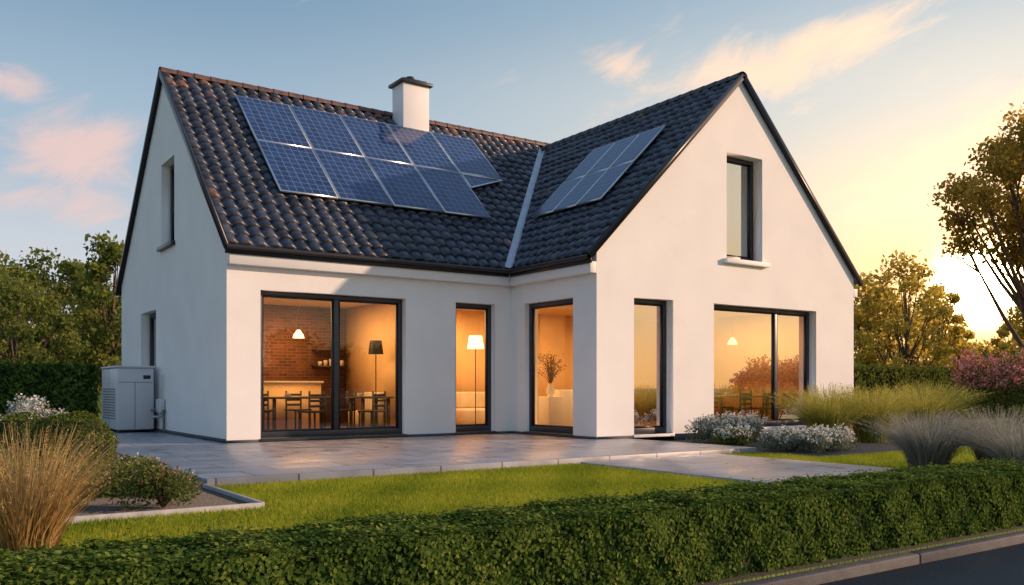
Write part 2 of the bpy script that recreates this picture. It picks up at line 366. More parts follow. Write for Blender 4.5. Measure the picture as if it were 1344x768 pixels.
slope('roof_cross_left',(10.86,20.5,3.58),(0,-1,0),(1,0,S2),20.5-13.06,lc,[(P0+nl*g,-nl)],brown=.0)
slope('roof_cross_right',(19.5,13.06,3.58),(0,1,0),(-1,0,S2),20.5-13.06,lc,[(P1+nr*g,-nr)])
def ridge(name,P,Q,mt,r=.1):
    P=Vector(P);Q=Vector(Q);d=(Q-P);L=d.length;d.normalize();s=d.cross(Vector((0,0,1))).normalized();n=int(L/.36);V=[];F=[]
    for i in range(n):
        for t,rr in ((i*L/n,r*1.12),((i+1.08)*L/n,r)):
            for a in np.linspace(-.25,math.pi+.25,9):
                p=P+d*t+s*math.cos(a)*rr*1.25+Vector((0,0,1))*(math.sin(a)*rr-.03); V.append(tuple(p))
        b=i*18
        for j in range(8): F.append([b+j,b+j+1,b+10+j,b+9+j])
    np_obj(name,V,F,mt,H,smooth=True)
M['ridged']=pmat('dark_ridge_tile',(.05,.05,.06),.5,noise=.4,nscale=6)
ridge('ridge_main',(4.72,20.6,zr),(19.4,20.6,zr),M['ridge'])
ridge('ridge_cross',(15.18,13.04,zc),(15.18,20.4,zc),M['ridged'])
vt=Vector((10.86+4.32,15.8+4.32*va,zc)); vb=Vector((10.86,15.8,3.58))
def valley(vb,vt,sx):
    o=Vector((0,0,.035)); a=Vector((-sx*.13,0,0)); b=Vector((0,-.13,-0))
    Lb=[vb+a+o,vb+o-Vector((0,0,.02)),vb+b+o]
    Lt=[vt+a+o,vt+o-Vector((0,0,.02)),vt+b+o]
    np_obj('valley_flashing',[tuple(p) for p in Lb+Lt],[[0,1,4,3],[1,2,5,4]],M['steel'],H)
valley(vb,vt,1)
valley(Vector((19.5,15.8,3.58)),vt,-1)
def vb_(name,P,Q): beam(name,P,Q,.05,.13,M['dark'],H)
vb_('verge',(4.735,15.74,3.51),(4.735,20.6,zr-.02)); vb_('verge',(4.735,25.46,3.51),(4.735,20.6,zr-.02))
vb_('verge',(10.83,13.05,3.54),(15.18,13.05,zc-.01)); vb_('verge',(19.53,13.05,3.54),(15.18,13.05,zc-.01))
boxes('cornice',[(x0-.0,x1-.16,15.84,15.998,3.22,3.44),(10.90,11.058,yf+.0,15.836,3.22,3.44),(19.302,19.46,yf,yb,3.24,3.44)],M['trimw'],H,bv=.006)
boxes('eave_board',[(x0-.08,10.84,15.80,15.84,3.40,3.53),(10.86,10.90,13.07,15.79,3.40,3.53)],M['dark'],H)
tubeobj('gutter',[(4.74,15.755,3.515),(10.84,15.755,3.515)],.05,M['dark'],H); tubeobj('gutter',[(10.815,15.8,3.515),(10.815,13.06,3.515)],.05,M['dark'],H)
tubeobj('gutter',[(4.74,25.44,3.515),(19.4,25.44,3.515)],.055,M['dark'],H)
ch=empty('chimney'); ch.parent=H
box('stack',10.42,11.17,19.90,20.50,6.6,8.72,M['stucco'],ch,bv=.01)
box('cap_slab',10.34,11.25,19.82,20.58,8.722,8.80,M['dark'],ch,bv=.01)
V,F=lathe([(.0,9.0),(.11,8.98),(.12,8.93),(.06,8.9),(.06,8.80)],10.78,20.2); np_obj('cowl',V,F,M['dark'],ch,smooth=True)
boxes('cap_rim',[(10.46,11.13,19.94,20.46,8.802,8.87)],M['dark'],ch,bv=.02)
boxes('flashing',[(10.38,10.418,19.86,20.5,7.1,7.62),(10.38,11.21,19.86,19.898,7.2,7.56)],M['steel'],ch)

# ------------------------------------------------------------ solar panels
def panels(name,O,u,v,cells,nn=.12,polys=(),cu=6,cv=9):
    e=empty(name); O=np.array(O,float);u=np.array(u,float);v=np.array(v,float);v/=np.linalg.norm(v);n=np.cross(u,v)
    V=[];F=[];GV=[];GF=[];UV=[]
    for i,(a0,a1,b0,b1) in enumerate(cells):
        c=O+u*(a0+a1)/2+v*(b0+b1)/2+n*nn; hu=(a1-a0)/2-.010; hv=(b1-b0)/2-.010
        V.append(obox(c,u*hu,v*hv,n*.02)); F.append(BF+8*i)
        g=.025
        GV+= [c+u*sx*(hu-g)+v*sy*(hv-g)+n*.0225 for sx,sy in((-1,-1),(1,-1),(1,1),(-1,1))]; GF.append([4*i,4*i+1,4*i+2,4*i+3])
        UV+= [(0,0),(cu,0),(cu,cv),(0,cv)]
    np_obj('frame',np.vstack(V),np.vstack(F),M['alu'],e)
    me=np_mesh('cells',np.array(GV),GF,M['solar']); uv=me.uv_layers.new(name='UVMap'); uv.data.foreach_set('uv',np.array(UV,dtype=np.float32).ravel()); link(D.objects.new('cells',me),e)
    a0=min(c[0] for c in cells);a1=max(c[1] for c in cells if c[2]==min(q[2] for q in cells)); rows=sorted(set([c[2] for c in cells]))
    RV=[];RF=[];k=0
    for b in rows:
        for t in (.25,.75):
            bb=b+t*(cells[0][3]-cells[0][2]); c=O+u*(a0+a1)/2+v*bb+n*(nn-.05); RV.append(obox(c,u*(a1-a0)/2,v*.02,n*.025)); RF.append(BF+8*k);k+=1
    np_obj('rails',np.vstack(RV),np.vstack(RF),M['dark'],e)
    for poly,uvs in polys:
        pv=[O+u*p[0]+v*p[1]+n*(nn+.0) for p in poly]; m2=len(pv)
        me=np_mesh('trimmed_panel',np.array(pv),[list(range(m2))],M['solar']); uv=me.uv_layers.new(name='UVMap'); uv.data.foreach_set('uv',np.array(uvs,dtype=np.float32).ravel()); link(D.objects.new('trimmed_panel',me),e)
        for i in range(m2):
            P=pv[i];Q=pv[(i+1)%m2]; b=beam('edge',P,Q,.035,.035,M['alu'],e,up=tuple(n))
    return e
sl=math.sqrt(1+S1*S1)
o_=(0,15.8,3.58); cw=1.26; xs=6.18; b0=(17.12-15.8)*sl; rh=1.97
cells=[(xs+i*cw,xs+(i+1)*cw,b0,b0+rh) for i in range(4)]+[(xs+i*cw,xs+(i+1)*cw,b0+rh,b0+2*rh) for i in range(5)]
xx=xs+4*cw
panels('solar_panel_array',o_,(1,0,0),(0,1,S1),cells,polys=[([(xx+.04,b0+rh-.03),(xx+.04,b0+rh-.64),(xx+1.24,b0+rh-.03)],[(0,6),(0,3),(7,6)])],cu=7,cv=10)
sc=math.sqrt(1+S2*S2)
vb0=(12.17-10.86)*sc; vh=(14.06-12.17)*sc/2
cells=[(i*.83,(i+1)*.83,vb0+j*vh,vb0+(j+1)*vh) for i in range(3) for j in range(2)]
panels('solar_panel_array',(10.86,16.69,3.58),(0,-1,0),(1,0,S2),cells,cu=5,cv=7)

# ------------------------------------------------------------ heat pump
hp=empty('heat_pump_unit')
X0,X1,Y0,Y1=3.92,4.70,21.0,22.8
box('casing',X0,X1,Y0,Y1,.06,1.44,M['pump'],hp,bv=.03)
box('top_lid',X0-.02,X1+.02,Y0-.02,Y1+.02,1.442,1.49,M['pump'],hp,bv=.015)
boxes('feet',[(X0+.05,X1-.05,Y0+.15,Y0+.3,0,.06),(X0+.05,X1-.05,Y1-.3,Y1-.15,0,.06)],M['dark'],hp)
boxes('panel_seam',[(X0+.03,X1-.03,Y0-.004,Y0-.001,1.12,1.13),(X0+.37,X0+.38,Y0-.005,Y0-.001,.1,1.12),(X0-.004,X0-.001,Y0+.88,Y0+.89,.1,1.4)],M['pumpd'],hp)
boxes('side_louvres',[(X0-.008,X0-.001,Y0+.2,Y1-.2,.3+.06*i,.32+.06*i) for i in range(12)],M['pumpd'],hp)
tubeobj('pipe',[(4.62,20.9,.35),(4.76,20.9,.35),(4.76,20.6,.35),(4.76,20.6,1.3)],.025,M['pump'],hp); tubeobj('pipe',[(4.6,20.85,.5),(4.77,20.75,.5),(4.77,20.4,.5),(4.77,20.4,.05)],.03,M['pumpd'],hp)
box('valve_box',4.70,4.80,20.45,20.85,.45,.75,M['pump'],hp,bv=.01)
box('label_plate',X0+.55,X0+.70,Y0-.006,Y0-.002,1.2,1.28,M['dark'],hp)

# ------------------------------------------------------------ interior furniture
def chair(x,y,rot,mat='black'):
    e=empty('dining_chair'); z=.05
    L=[(-.2,-.17,-.2,-.17),(.17,.2,-.2,-.17),(-.2,-.17,.17,.2),(.17,.2,.17,.2)]
    B=[(a,b,c,d,z,z+.44) for a,b,c,d in L[:2]]+[(a,b,c,d,z,z+.88) for a,b,c,d in L[2:]]
    boxes('legs',B,M[mat],e); box('seat',-.22,.22,-.22,.22,z+.441,z+.48,M[mat],e,bv=.01)
    boxes('backrest',[(-.169,.169,.175,.195,z+.55+i*.11,z+.60+i*.11) for i in range(3)],M[mat],e)
    e.location=(x,y,0); e.rotation_euler=(0,0,rot)
def table(x,y,w,d,mat='darkwood'):
    e=empty('dining_table'); z=.05
    box('top',x-w/2,x+w/2,y-d/2,y+d/2,z+.72,z+.76,M[mat],e,bv=.008)
    boxes('legs',[(x+sx*(w/2-.1)-.03,x+sx*(w/2-.1)+.03,y+sy*(d/2-.1)-.03,y+sy*(d/2-.1)+.03,z,z+.72) for sx in(-1,1) for sy in(-1,1)],M[mat],e)
    boxes('crockery',[(x-.3,x-.2,y-.1,y,z+.761,z+.84),(x+.1,x+.3,y-.05,y+.15,z+.761,z+.78)],M['cream'],e,bv=.01)
table(6.9,17.9,1.5,.9)
for a in [(6.9,17.15,math.pi+.2),(6.4,18.7,0),(7.2,18.7,.2),(5.95,17.8,math.pi/2+.2),(7.95,18.0,-math.pi/2)]: chair(*a)
table(8.35,17.5,.8,.8); chair(8.1,16.85,math.pi+.4)
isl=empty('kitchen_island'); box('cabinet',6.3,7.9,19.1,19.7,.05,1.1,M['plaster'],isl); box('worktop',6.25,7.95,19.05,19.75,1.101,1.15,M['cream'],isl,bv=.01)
sh=empty('wall_shelf'); boxes('boards',[(8.2,9.0,20.1,20.39,1.5,1.53),(8.2,9.0,20.1,20.39,1.9,1.93)],M['darkwood'],sh); boxes('jars',[(8.3+i*.14,8.38+i*.14,20.2,20.28,1.531,1.64+.03*(i%3)) for i in range(5)],M['cream'],sh)
def flamp(x,y,h,r=.14,dark=False):
    e=empty('floor_lamp'); V,F=lathe([(.0,.07),(.14,.07),(.14,.05)],x,y); np_obj('base',V,F,M['black'],e)
    tubeobj('pole',[(x,y,.06),(x,y,h)],.012,M['black'],e)
    V,F=lathe([(r*.75,h+.16),(r,h-.14)],x,y); np_obj('shade',V,F,M['black'] if dark else M['lamp'],e,smooth=True)
flamp(8.62,17.75,1.88,.17,True); flamp(11.0,17.4,2.05,.2)
sofa=empty('armchair'); box('seat',8.5,9.05,18.2,19.0,.15,.48,M['cream'],sofa,bv=.05); box('back',8.9,9.08,18.2,19.0,.482,.9,M['cream'],sofa,bv=.04)
bed=empty('sofa'); box('base',10.9,12.3,17.7,18.6,.1,.5,M['cream'],bed,bv=.06); box('backrest',10.9,12.3,18.4,18.62,.502,.9,M['cream'],bed,bv=.05)
ped=empty('pedestal_table'); box('body',12.0,12.42,15.9,16.3,.05,.80,M['trimw'],ped,bv=.01); box('side_cabinet',12.7,13.4,16.4,16.9,.05,.95,M['trimw'],ped,bv=.01)
vase=empty('vase_with_dried_branches'); VX,VY=12.2,16.1
V,F=lathe([(.05,.80),(.09,.86),(.10,.95),(.05,1.06),(.06,1.1)],VX,VY); np_obj('vase',V,F,M['trimw'],vase,smooth=True)
parts=[];tips=[]
for i in range(44):
    a=random.uniform(0,6.28); l=random.uniform(.05,.34); h=random.uniform(.25,.68); p=(VX+l*math.cos(a),VY+l*math.sin(a),1.05+h)
    parts.append(tube([(VX,VY,1.05),(VX+l*.4*math.cos(a),VY+l*.4*math.sin(a),1.05+h*.6),p],[.007,.006,.004],4)); tips.append(p)
v,f=merge(parts); np_obj('branches',v,f,M['darkwood'],vase)
M['dry']=leafmat('dried_leaf',[(.06,.03,.015),(.14,.07,.03)],.2)
tp=np.array(tips); P=np.repeat(tp,16,0)+rng.normal(0,.05,(len(tp)*16,3)); leaves('twigs',P,.04,M['dry'],vase)
table(16.6,14.6,1.9,.9,'wood')
for a in [(16.1,13.95,math.pi),(16.9,13.95,math.pi),(16.3,15.3,0),(17.0,15.3,0)]: chair(*a)
sb=empty('sideboard'); box('body',18.3,18.85,14.5,17.5,.1,.85,M['wood'],sb,bv=.01)
def alight(name,x,y,z,sx,sy,e,c=(1,.54,.20)):
    l=D.lights.new(name,'AREA'); l.shape='RECTANGLE'; l.size=sx; l.size_y=sy; l.energy=e; l.color=c
    o=D.objects.new(name,l); o.location=(x,y,z); col.objects.link(o)
alight('ceiling_lamp',7.1,18.4,2.93,2.6,2.6,120)
alight('ceiling_lamp',10.3,17.8,2.93,1.4,2,90)
alight('ceiling_lamp',13.0,16.2,2.93,2,2.5,100)
alight('ceiling_lamp',16.8,15.5,2.93,2.6,2.6,160)
def plight(x,y,z,e):
    l=D.lights.new('lamp_bulb','POINT'); l.energy=e; l.color=(1,.6,.25); l.shadow_soft_size=.06
    o=D.objects.new('lamp_bulb',l); o.location=(x,y,z); col.objects.link(o)
plight(8.62,17.75,1.84,16)
for (x,y) in [(6.9,17.9),(16.6,14.6)]:
    e=empty('pendant_lamp'); tubeobj('cord',[(x,y,2.95),(x,y,2.2)],.006,M['black'],e,4); V,F=lathe([(.03,2.22),(.10,2.12),(.12,2.05)],x,y); np_obj('shade',V,F,M['lamp'],e,smooth=True)

# ------------------------------------------------------------ vegetation
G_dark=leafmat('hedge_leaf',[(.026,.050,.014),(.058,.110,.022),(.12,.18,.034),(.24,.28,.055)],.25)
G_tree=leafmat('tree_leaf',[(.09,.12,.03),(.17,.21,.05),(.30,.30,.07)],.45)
G_gold=leafmat('sunglow_tree_leaf',[(.34,.26,.045),(.58,.44,.08),(.80,.62,.14)],.6)  # leaf colours brightened to gold, painting in the hazy sun glow
G_warm=leafmat('sun_warmed_tree_leaf',[(.24,.16,.03),(.46,.30,.05),(.70,.46,.09)],.6)  # warm, bright leaf colour stands in for low sun shining through
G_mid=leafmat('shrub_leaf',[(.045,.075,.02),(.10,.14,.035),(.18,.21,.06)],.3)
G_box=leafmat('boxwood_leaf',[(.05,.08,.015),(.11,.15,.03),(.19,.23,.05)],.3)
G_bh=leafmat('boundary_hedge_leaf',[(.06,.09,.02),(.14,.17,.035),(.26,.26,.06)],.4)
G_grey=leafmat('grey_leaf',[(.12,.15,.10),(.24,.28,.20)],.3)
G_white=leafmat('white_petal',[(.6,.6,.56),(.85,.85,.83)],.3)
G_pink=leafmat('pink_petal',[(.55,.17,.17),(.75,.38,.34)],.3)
G_straw=leafmat('straw_blade',[(.24,.15,.05),(.46,.31,.12),(.66,.50,.25)],.35)
G_feather=leafmat('feather_blade',[(.20,.22,.035),(.44,.42,.08),(.70,.60,.17)],.4)
G_lav=leafmat('lavender_blade',[(.17,.18,.14),(.32,.32,.25),(.52,.48,.40)],.35)
G_lawn=leafmat('lawn_blade',[(.16,.23,.02),(.31,.37,.035),(.52,.50,.06)],.4)
core=pmat('foliage_core',(.014,.024,.008),1,noise=.3)

def hedge(name,x0,x1,y0,y1,z0,z1,dens,size,mat,bump=.03):
    e=empty(name); i=size*1.2
    box('core',x0+i,x1-i,y0+i,y1-i,z0,z1-i,core,e)
    faces=[((x1-x0)*(z1-z0),'f'),((x1-x0)*(z1-z0),'b'),((x1-x0)*(y1-y0),'t'),((y1-y0)*(z1-z0),'l'),((y1-y0)*(z1-z0),'r')]
    Ps=[];Ns=[];Rs=[]
    for A,k in faces:
        n=int(A*dens*(.3 if k=='b' else 1)); a=rng.random(n);b=rng.random(n)
        X=x0+a*(x1-x0);Y=y0+b*(y1-y0);Z=z0+b*(z1-z0)
        if k=='f': P=np.stack([X,np.full(n,y0),Z],1);N=(0,-1,0)
        if k=='b': P=np.stack([X,np.full(n,y1),Z],1);N=(0,1,0)
        if k=='t': P=np.stack([X,Y,np.full(n,z1)],1);N=(0,0,1)
        if k=='l': P=np.stack([np.full(n,x0),y0+a*(y1-y0),Z],1);N=(-1,0,0)
        if k=='r': P=np.stack([np.full(n,x1),y0+a*(y1-y0),Z],1);N=(1,0,0)
        N=np.tile(np.array(N,float),(n,1))
        wob=bump*(np.sin(P[:,0]*9+P[:,2]*11)+np.sin(P[:,1]*13+P[:,0]*5.3+1)+np.sin(P[:,2]*17-P[:,0]*14)+.8*np.sin(P[:,0]*27+P[:,1]*22+P[:,2]*19))*.5
        dep=-np.abs(rng.normal(0,size*1.1,n))+rng.exponential(size*.35,n)
        P=P+N*(wob+dep)[:,None]
        r=.42+(.1 if k=='t' else 0)+wob/bump*.16+dep/size*.16+rng.normal(0,.17,n)  # top leaves coloured lighter, painting in sun on the hedge
        Ps.append(P);Ns.append(N);Rs.append(r)
    P=np.vstack(Ps);N=np.vstack(Ns);r=np.concatenate(Rs)
    q=.1
    ty=np.clip((z1-P[:,2])/q,0,1); inset=(1-ty)**2*q*.35
    P[:,1]=np.where(P[:,1]<(y0+y1)/2,np.maximum(P[:,1],y0+inset-.02),np.minimum(P[:,1],y1-inset+.02))
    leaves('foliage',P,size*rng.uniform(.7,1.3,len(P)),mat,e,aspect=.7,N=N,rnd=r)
    return e
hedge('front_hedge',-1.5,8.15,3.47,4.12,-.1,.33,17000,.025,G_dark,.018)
hedge('side_hedge',-8,4.3,25.6,26.6,-.1,1.6,700,.085,G_dark,.04)
hedge('boundary_hedge',20.5,48,16.0,17.0,-.1,1.62,450,.11,G_bh,.05)

def blob(n,c,r,shell=.5):
    d=unit(n); rad=(shell+(1-shell)*rng.random(n))**.7
    return np.array(c)+d*rad[:,None]*np.array(r)
def shrub(name,x,y,r,h,mat,n,size,flower=None,nf=0,fs=.03,z0=-.09,lumps=9,aspect=.55):
    e=empty(name); Ps=[];Rs=[]
    for i in range(lumps):
        a=random.uniform(0,6.28); q=random.uniform(.15,.72)*r; lr=random.uniform(.33,.5)*r
        cz_=z0+h*random.uniform(.35,.72)*(1-.35*q/r)
        P=blob(n//lumps,(x+q*math.cos(a),y+q*math.sin(a),cz_),(lr,lr,min(lr,h*.45)),.3)
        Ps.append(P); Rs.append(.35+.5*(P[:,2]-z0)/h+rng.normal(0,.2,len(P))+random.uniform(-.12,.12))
    P=np.vstack(Ps); P[:,2]=np.maximum(P[:,2],z0+.01); Rr=np.concatenate(Rs)
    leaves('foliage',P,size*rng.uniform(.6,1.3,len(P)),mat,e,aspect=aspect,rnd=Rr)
    st=[tube([(x,y,z0),(x+random.uniform(-1,1)*r*.6,y+random.uniform(-1,1)*r*.6,z0+h*.75)],[.012,.004],4) for _ in range(14)]
    v,f=merge(st); np_obj('stems',v,f,M['bark'],e)
    if flower:
        top=P[P[:,2]>z0+h*.4]; Q=top[rng.integers(0,len(top),nf)]
        Q=Q+unit(nf)*.03+np.array([0,0,.03]); Q=np.repeat(Q,5,0)+rng.normal(0,fs*.5,(nf*5,3))
        leaves('blossom',Q,fs,flower,e,aspect=.9)
    return e
def ball(name,x,y,r,mat,n,size,z0=-.09,sq=.85):
    e=empty(name); d=unit(n); w=1+.05*np.sin(d[:,0]*7+d[:,1]*5)+.04*np.sin(d[:,2]*9+d[:,1]*8)
    rad=w*(1-np.abs(rng.normal(0,.05,n))); P=np.array((x,y,z0+r*sq*.85))+d*rad[:,None]*np.array((r,r,r*sq))
    P=P[P[:,2]>z0]; leaves('foliage',P,size*rng.uniform(.7,1.3,len(P)),mat,e,rnd=.5+.3*(rng.random(len(P))-.5)*2)
    V,F=lathe([(.01,z0+r*sq*1.72),(r*.6,z0+r*sq*1.55),(r*.86,z0+r*sq*.85),(r*.7,z0+.05),(r*.5,z0)],x,y); np_obj('core',V,F,core,e)
def tuft(name,x,y,r,h,n,mat,w=.006,lean=.5,z0=-.1,plume=None,npl=0):
    e=empty(name); a=rng.uniform(0,2*np.pi,n); br=r*.28*np.sqrt(rng.random(n)); hh=h*rng.uniform(.55,1.08,n); ln=lean*rng.uniform(.1,1.1,n)*(hh/h)
    aa=a+rng.normal(0,.5,n)
    B=np.stack([x+br*np.cos(a),y+br*np.sin(a),np.full(n,z0)],1); o=np.stack([np.cos(aa),np.sin(aa),np.zeros(n)],1); s=np.stack([-np.sin(aa+rng.normal(0,.8,n)),np.cos(aa),np.zeros(n)],1)
    rows=[]
    for t in (0,.3,.6,.82,1.0):
        c=B+o*(r*1.1*ln/lean*t**1.8)[:,None]+np.array([0,0,1])*(hh*(t-.28*ln*t**3))[:,None]
        ww=w*(1-.85*t)*rng.uniform(.7,1.2,n)[:,None]
        rows.append(np.stack([c-s*ww,c+s*ww],1))
    V=np.stack(rows,1).reshape(n,10,3); base=(np.arange(n)*10)[:,None,None]; q=np.array([[0,1,3,2],[2,3,5,4],[4,5,7,6],[6,7,9,8]])[None]
    F=(base+q).reshape(-1,4); rn=np.repeat(rng.random(n),4)*.6+np.tile([0,.1,.25,.4],n)
    np_obj('blades',V.reshape(-1,3),F,mat,e,rnd=np.clip(rn,0,1))
    if plume:
        idx=rng.integers(0,n,npl); tip=rows[-1][idx].mean(1); t2=rows[-2][idx].mean(1); k=12
        u=rng.random((npl,k))[:,:,None]; P=(tip[:,None]*(1-u)+t2[:,None]*u).reshape(-1,3)+rng.normal(0,w*1.1,(npl*k,3)); leaves('seed_heads',P,w*4,plume,e,aspect=.35)
def tree(name,x,y,h,cr,mat,nl,size,trunk=.25,z0=-.1,cb=.25,clumps=26,sq=1.0,tr=.16,lean=(0,0)):
    e=empty(name); parts=[]
    pts=[];rad=[]
    for i in range(7):
        t=i/6; pts.append((x+lean[0]*t+math.sin(t*5+x)*.06*h*.2,y+lean[1]*t+math.cos(t*4+y)*.03*h*.2,z0+h*.85*t)); rad.append(tr*(1-t)**.8+.015)
    parts.append(tube(pts,rad,8)); Ps=[];Rs=[]
    zc0=z0+h*cb; hc=h*(1-cb)
    for i in range(clumps):
        a=i*2.399+random.uniform(-.4,.4); t=(i+.5)/clumps; zz=zc0+hc*(.08+.84*t)
        prof=math.sin(math.pi*min(.97,(.12+.86*t)))**.6; q=cr*prof*random.uniform(.35,.85)
        c=np.array([x+lean[0]*t+q*math.cos(a),y+lean[1]*t+q*math.sin(a),zz]); lr=cr*random.uniform(.2,.36)*sq
        P=c+unit(nl//clumps)*(rng.random(nl//clumps)**.45)[:,None]*np.array([lr,lr,lr*.75])*rng.uniform(.7,1.25,(nl//clumps,1))
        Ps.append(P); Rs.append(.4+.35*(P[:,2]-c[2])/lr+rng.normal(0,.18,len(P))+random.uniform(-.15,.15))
        k=min(5,max(1,int((zz-z0)/h*5-1))); b=Vector(pts[k]); c_=Vector(c); mid=(b+c_)/2+Vector((0,0,-.06*h*.3))
        r0=rad[k]*.5; parts.append(tube([b,mid,c_],[r0,r0*.6,.012],5))
        for _ in range(3):
            tp=c_+Vector(unit(1)[0])*lr*.9; parts.append(tube([mid.lerp(c_,.6),tp],[r0*.35,.006],4))
    v,f=merge(parts); np_obj('trunk_and_limbs',v,f,M['bark'],e,smooth=True)
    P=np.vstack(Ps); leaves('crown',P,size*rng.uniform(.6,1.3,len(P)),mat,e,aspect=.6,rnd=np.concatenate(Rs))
def at(px,d):
    r=(px-672)/1160*d; return .823*r+.569*d, -.569*r+.823*d
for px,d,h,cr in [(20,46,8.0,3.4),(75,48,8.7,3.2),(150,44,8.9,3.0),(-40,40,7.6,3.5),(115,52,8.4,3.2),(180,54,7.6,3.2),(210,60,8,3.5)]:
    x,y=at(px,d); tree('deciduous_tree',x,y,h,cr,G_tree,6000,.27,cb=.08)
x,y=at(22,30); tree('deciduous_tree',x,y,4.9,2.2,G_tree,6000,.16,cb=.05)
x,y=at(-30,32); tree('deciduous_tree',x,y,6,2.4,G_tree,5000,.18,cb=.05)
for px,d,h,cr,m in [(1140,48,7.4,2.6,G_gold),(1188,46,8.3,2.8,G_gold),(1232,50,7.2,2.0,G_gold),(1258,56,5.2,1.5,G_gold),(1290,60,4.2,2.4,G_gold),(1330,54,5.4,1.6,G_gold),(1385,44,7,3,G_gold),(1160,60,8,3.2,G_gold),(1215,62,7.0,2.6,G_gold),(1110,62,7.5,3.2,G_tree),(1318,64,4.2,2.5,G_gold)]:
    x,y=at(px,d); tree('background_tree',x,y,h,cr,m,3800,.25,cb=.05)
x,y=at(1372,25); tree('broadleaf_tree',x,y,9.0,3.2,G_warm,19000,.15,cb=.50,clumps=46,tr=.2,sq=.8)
Ps=[]
for i in range(60):
    a=-R(100)+R(60)*i/60+random.uniform(-.02,.02); dd=random.uniform(62,80); c=np.array([dd*math.cos(a),dd*math.sin(a),0]); h=random.uniform(3.5,7.5)
    for k in range(4):
        Ps.append(c+np.array([random.uniform(-2,2),random.uniform(-2,2),h*random.uniform(.3,.75)])+unit(160)*(rng.random(160)**.4)[:,None]*np.array([2.2,2.2,h*.28]))
leaves('tree_belt',np.vstack(Ps),.7,G_tree)
Ps=[]
for i in range(90):
    a=R(-12)+R(184)*i/90; dd=random.uniform(95,130); c=np.array([dd*math.cos(a),dd*math.sin(a),0]); h=random.uniform(4,6.5)
    for k in range(4): Ps.append(c+np.array([random.uniform(-3,3),random.uniform(-3,3),h*random.uniform(.2,.7)])+unit(130)*(rng.random(130)**.4)[:,None]*np.array([3.2,3.2,h*.3]))
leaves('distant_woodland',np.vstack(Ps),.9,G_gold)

tuft('ornamental_grass',.62,6.15,.58,.88,1200,G_straw,.0045,.6,plume=G_straw,npl=260)
tuft('ornamental_grass',.15,6.9,.5,.85,600,G_straw,.0045,.6,plume=G_straw,npl=120)
tuft('ornamental_grass',-.1,8.6,.5,.7,500,G_feather,.005,.6)
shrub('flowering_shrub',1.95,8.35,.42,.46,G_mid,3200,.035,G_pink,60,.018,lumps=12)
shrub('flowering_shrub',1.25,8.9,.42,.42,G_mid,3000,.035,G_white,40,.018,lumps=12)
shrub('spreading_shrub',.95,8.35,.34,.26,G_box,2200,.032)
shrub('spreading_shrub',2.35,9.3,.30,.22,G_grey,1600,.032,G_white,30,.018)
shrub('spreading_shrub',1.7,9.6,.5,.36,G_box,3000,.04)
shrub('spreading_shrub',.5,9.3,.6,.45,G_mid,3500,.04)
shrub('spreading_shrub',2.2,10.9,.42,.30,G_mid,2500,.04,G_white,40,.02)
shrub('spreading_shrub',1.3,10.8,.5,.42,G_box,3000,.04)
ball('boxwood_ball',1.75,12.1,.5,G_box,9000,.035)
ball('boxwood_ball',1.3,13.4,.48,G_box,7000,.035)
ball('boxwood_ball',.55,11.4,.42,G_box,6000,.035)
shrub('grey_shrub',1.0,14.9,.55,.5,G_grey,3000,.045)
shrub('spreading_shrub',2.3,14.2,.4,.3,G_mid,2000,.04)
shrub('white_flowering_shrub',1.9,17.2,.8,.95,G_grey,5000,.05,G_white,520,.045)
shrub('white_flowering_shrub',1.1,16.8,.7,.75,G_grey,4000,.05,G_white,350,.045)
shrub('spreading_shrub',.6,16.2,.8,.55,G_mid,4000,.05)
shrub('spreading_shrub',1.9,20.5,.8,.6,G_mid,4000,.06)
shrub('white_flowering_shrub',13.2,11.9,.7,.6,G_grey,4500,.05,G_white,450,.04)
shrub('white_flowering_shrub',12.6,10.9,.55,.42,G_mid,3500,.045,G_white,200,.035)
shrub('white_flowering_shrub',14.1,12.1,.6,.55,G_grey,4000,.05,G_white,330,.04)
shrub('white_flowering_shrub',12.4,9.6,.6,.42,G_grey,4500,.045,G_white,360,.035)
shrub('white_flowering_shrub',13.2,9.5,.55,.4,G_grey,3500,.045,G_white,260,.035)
tuft('feather_grass',14.8,10.6,1.0,1.2,1900,G_feather,.008,.75,plume=G_feather,npl=500)
tuft('feather_grass',15.9,10.4,.95,1.15,1700,G_feather,.008,.75,plume=G_feather,npl=400)
tuft('feather_grass',17.9,10.6,1.1,1.25,1700,G_feather,.009,.75,plume=G_feather,npl=400)
tuft('feather_grass',19.2,10.9,1.0,1.25,1400,G_feather,.009,.75,plume=G_feather,npl=300)
tuft('lavender_grass',11.2,6.5,.8,.82,1900,G_lav,.005,.75,plume=G_lav,npl=500)
tuft('lavender_grass',12.0,6.0,.8,.86,1700,G_lav,.005,.75,plume=G_lav,npl=400)
tuft('lavender_grass',11.2,5.3,.75,.74,1500,G_lav,.005,.75,plume=G_lav,npl=300)
tuft('lavender_grass',12.7,5.2,.8,.82,1300,G_lav,.005,.75,plume=G_lav,npl=300)
shrub('pink_flowering_shrub',20.9,10.0,1.35,2.7,G_mid,9000,.08,G_pink,1500,.065,lumps=18)
shrub('spreading_shrub',19.5,8.6,.9,.8,G_mid,5000,.06)
shrub('spreading_shrub',17.0,9.0,.7,.45,G_grey,3000,.05)
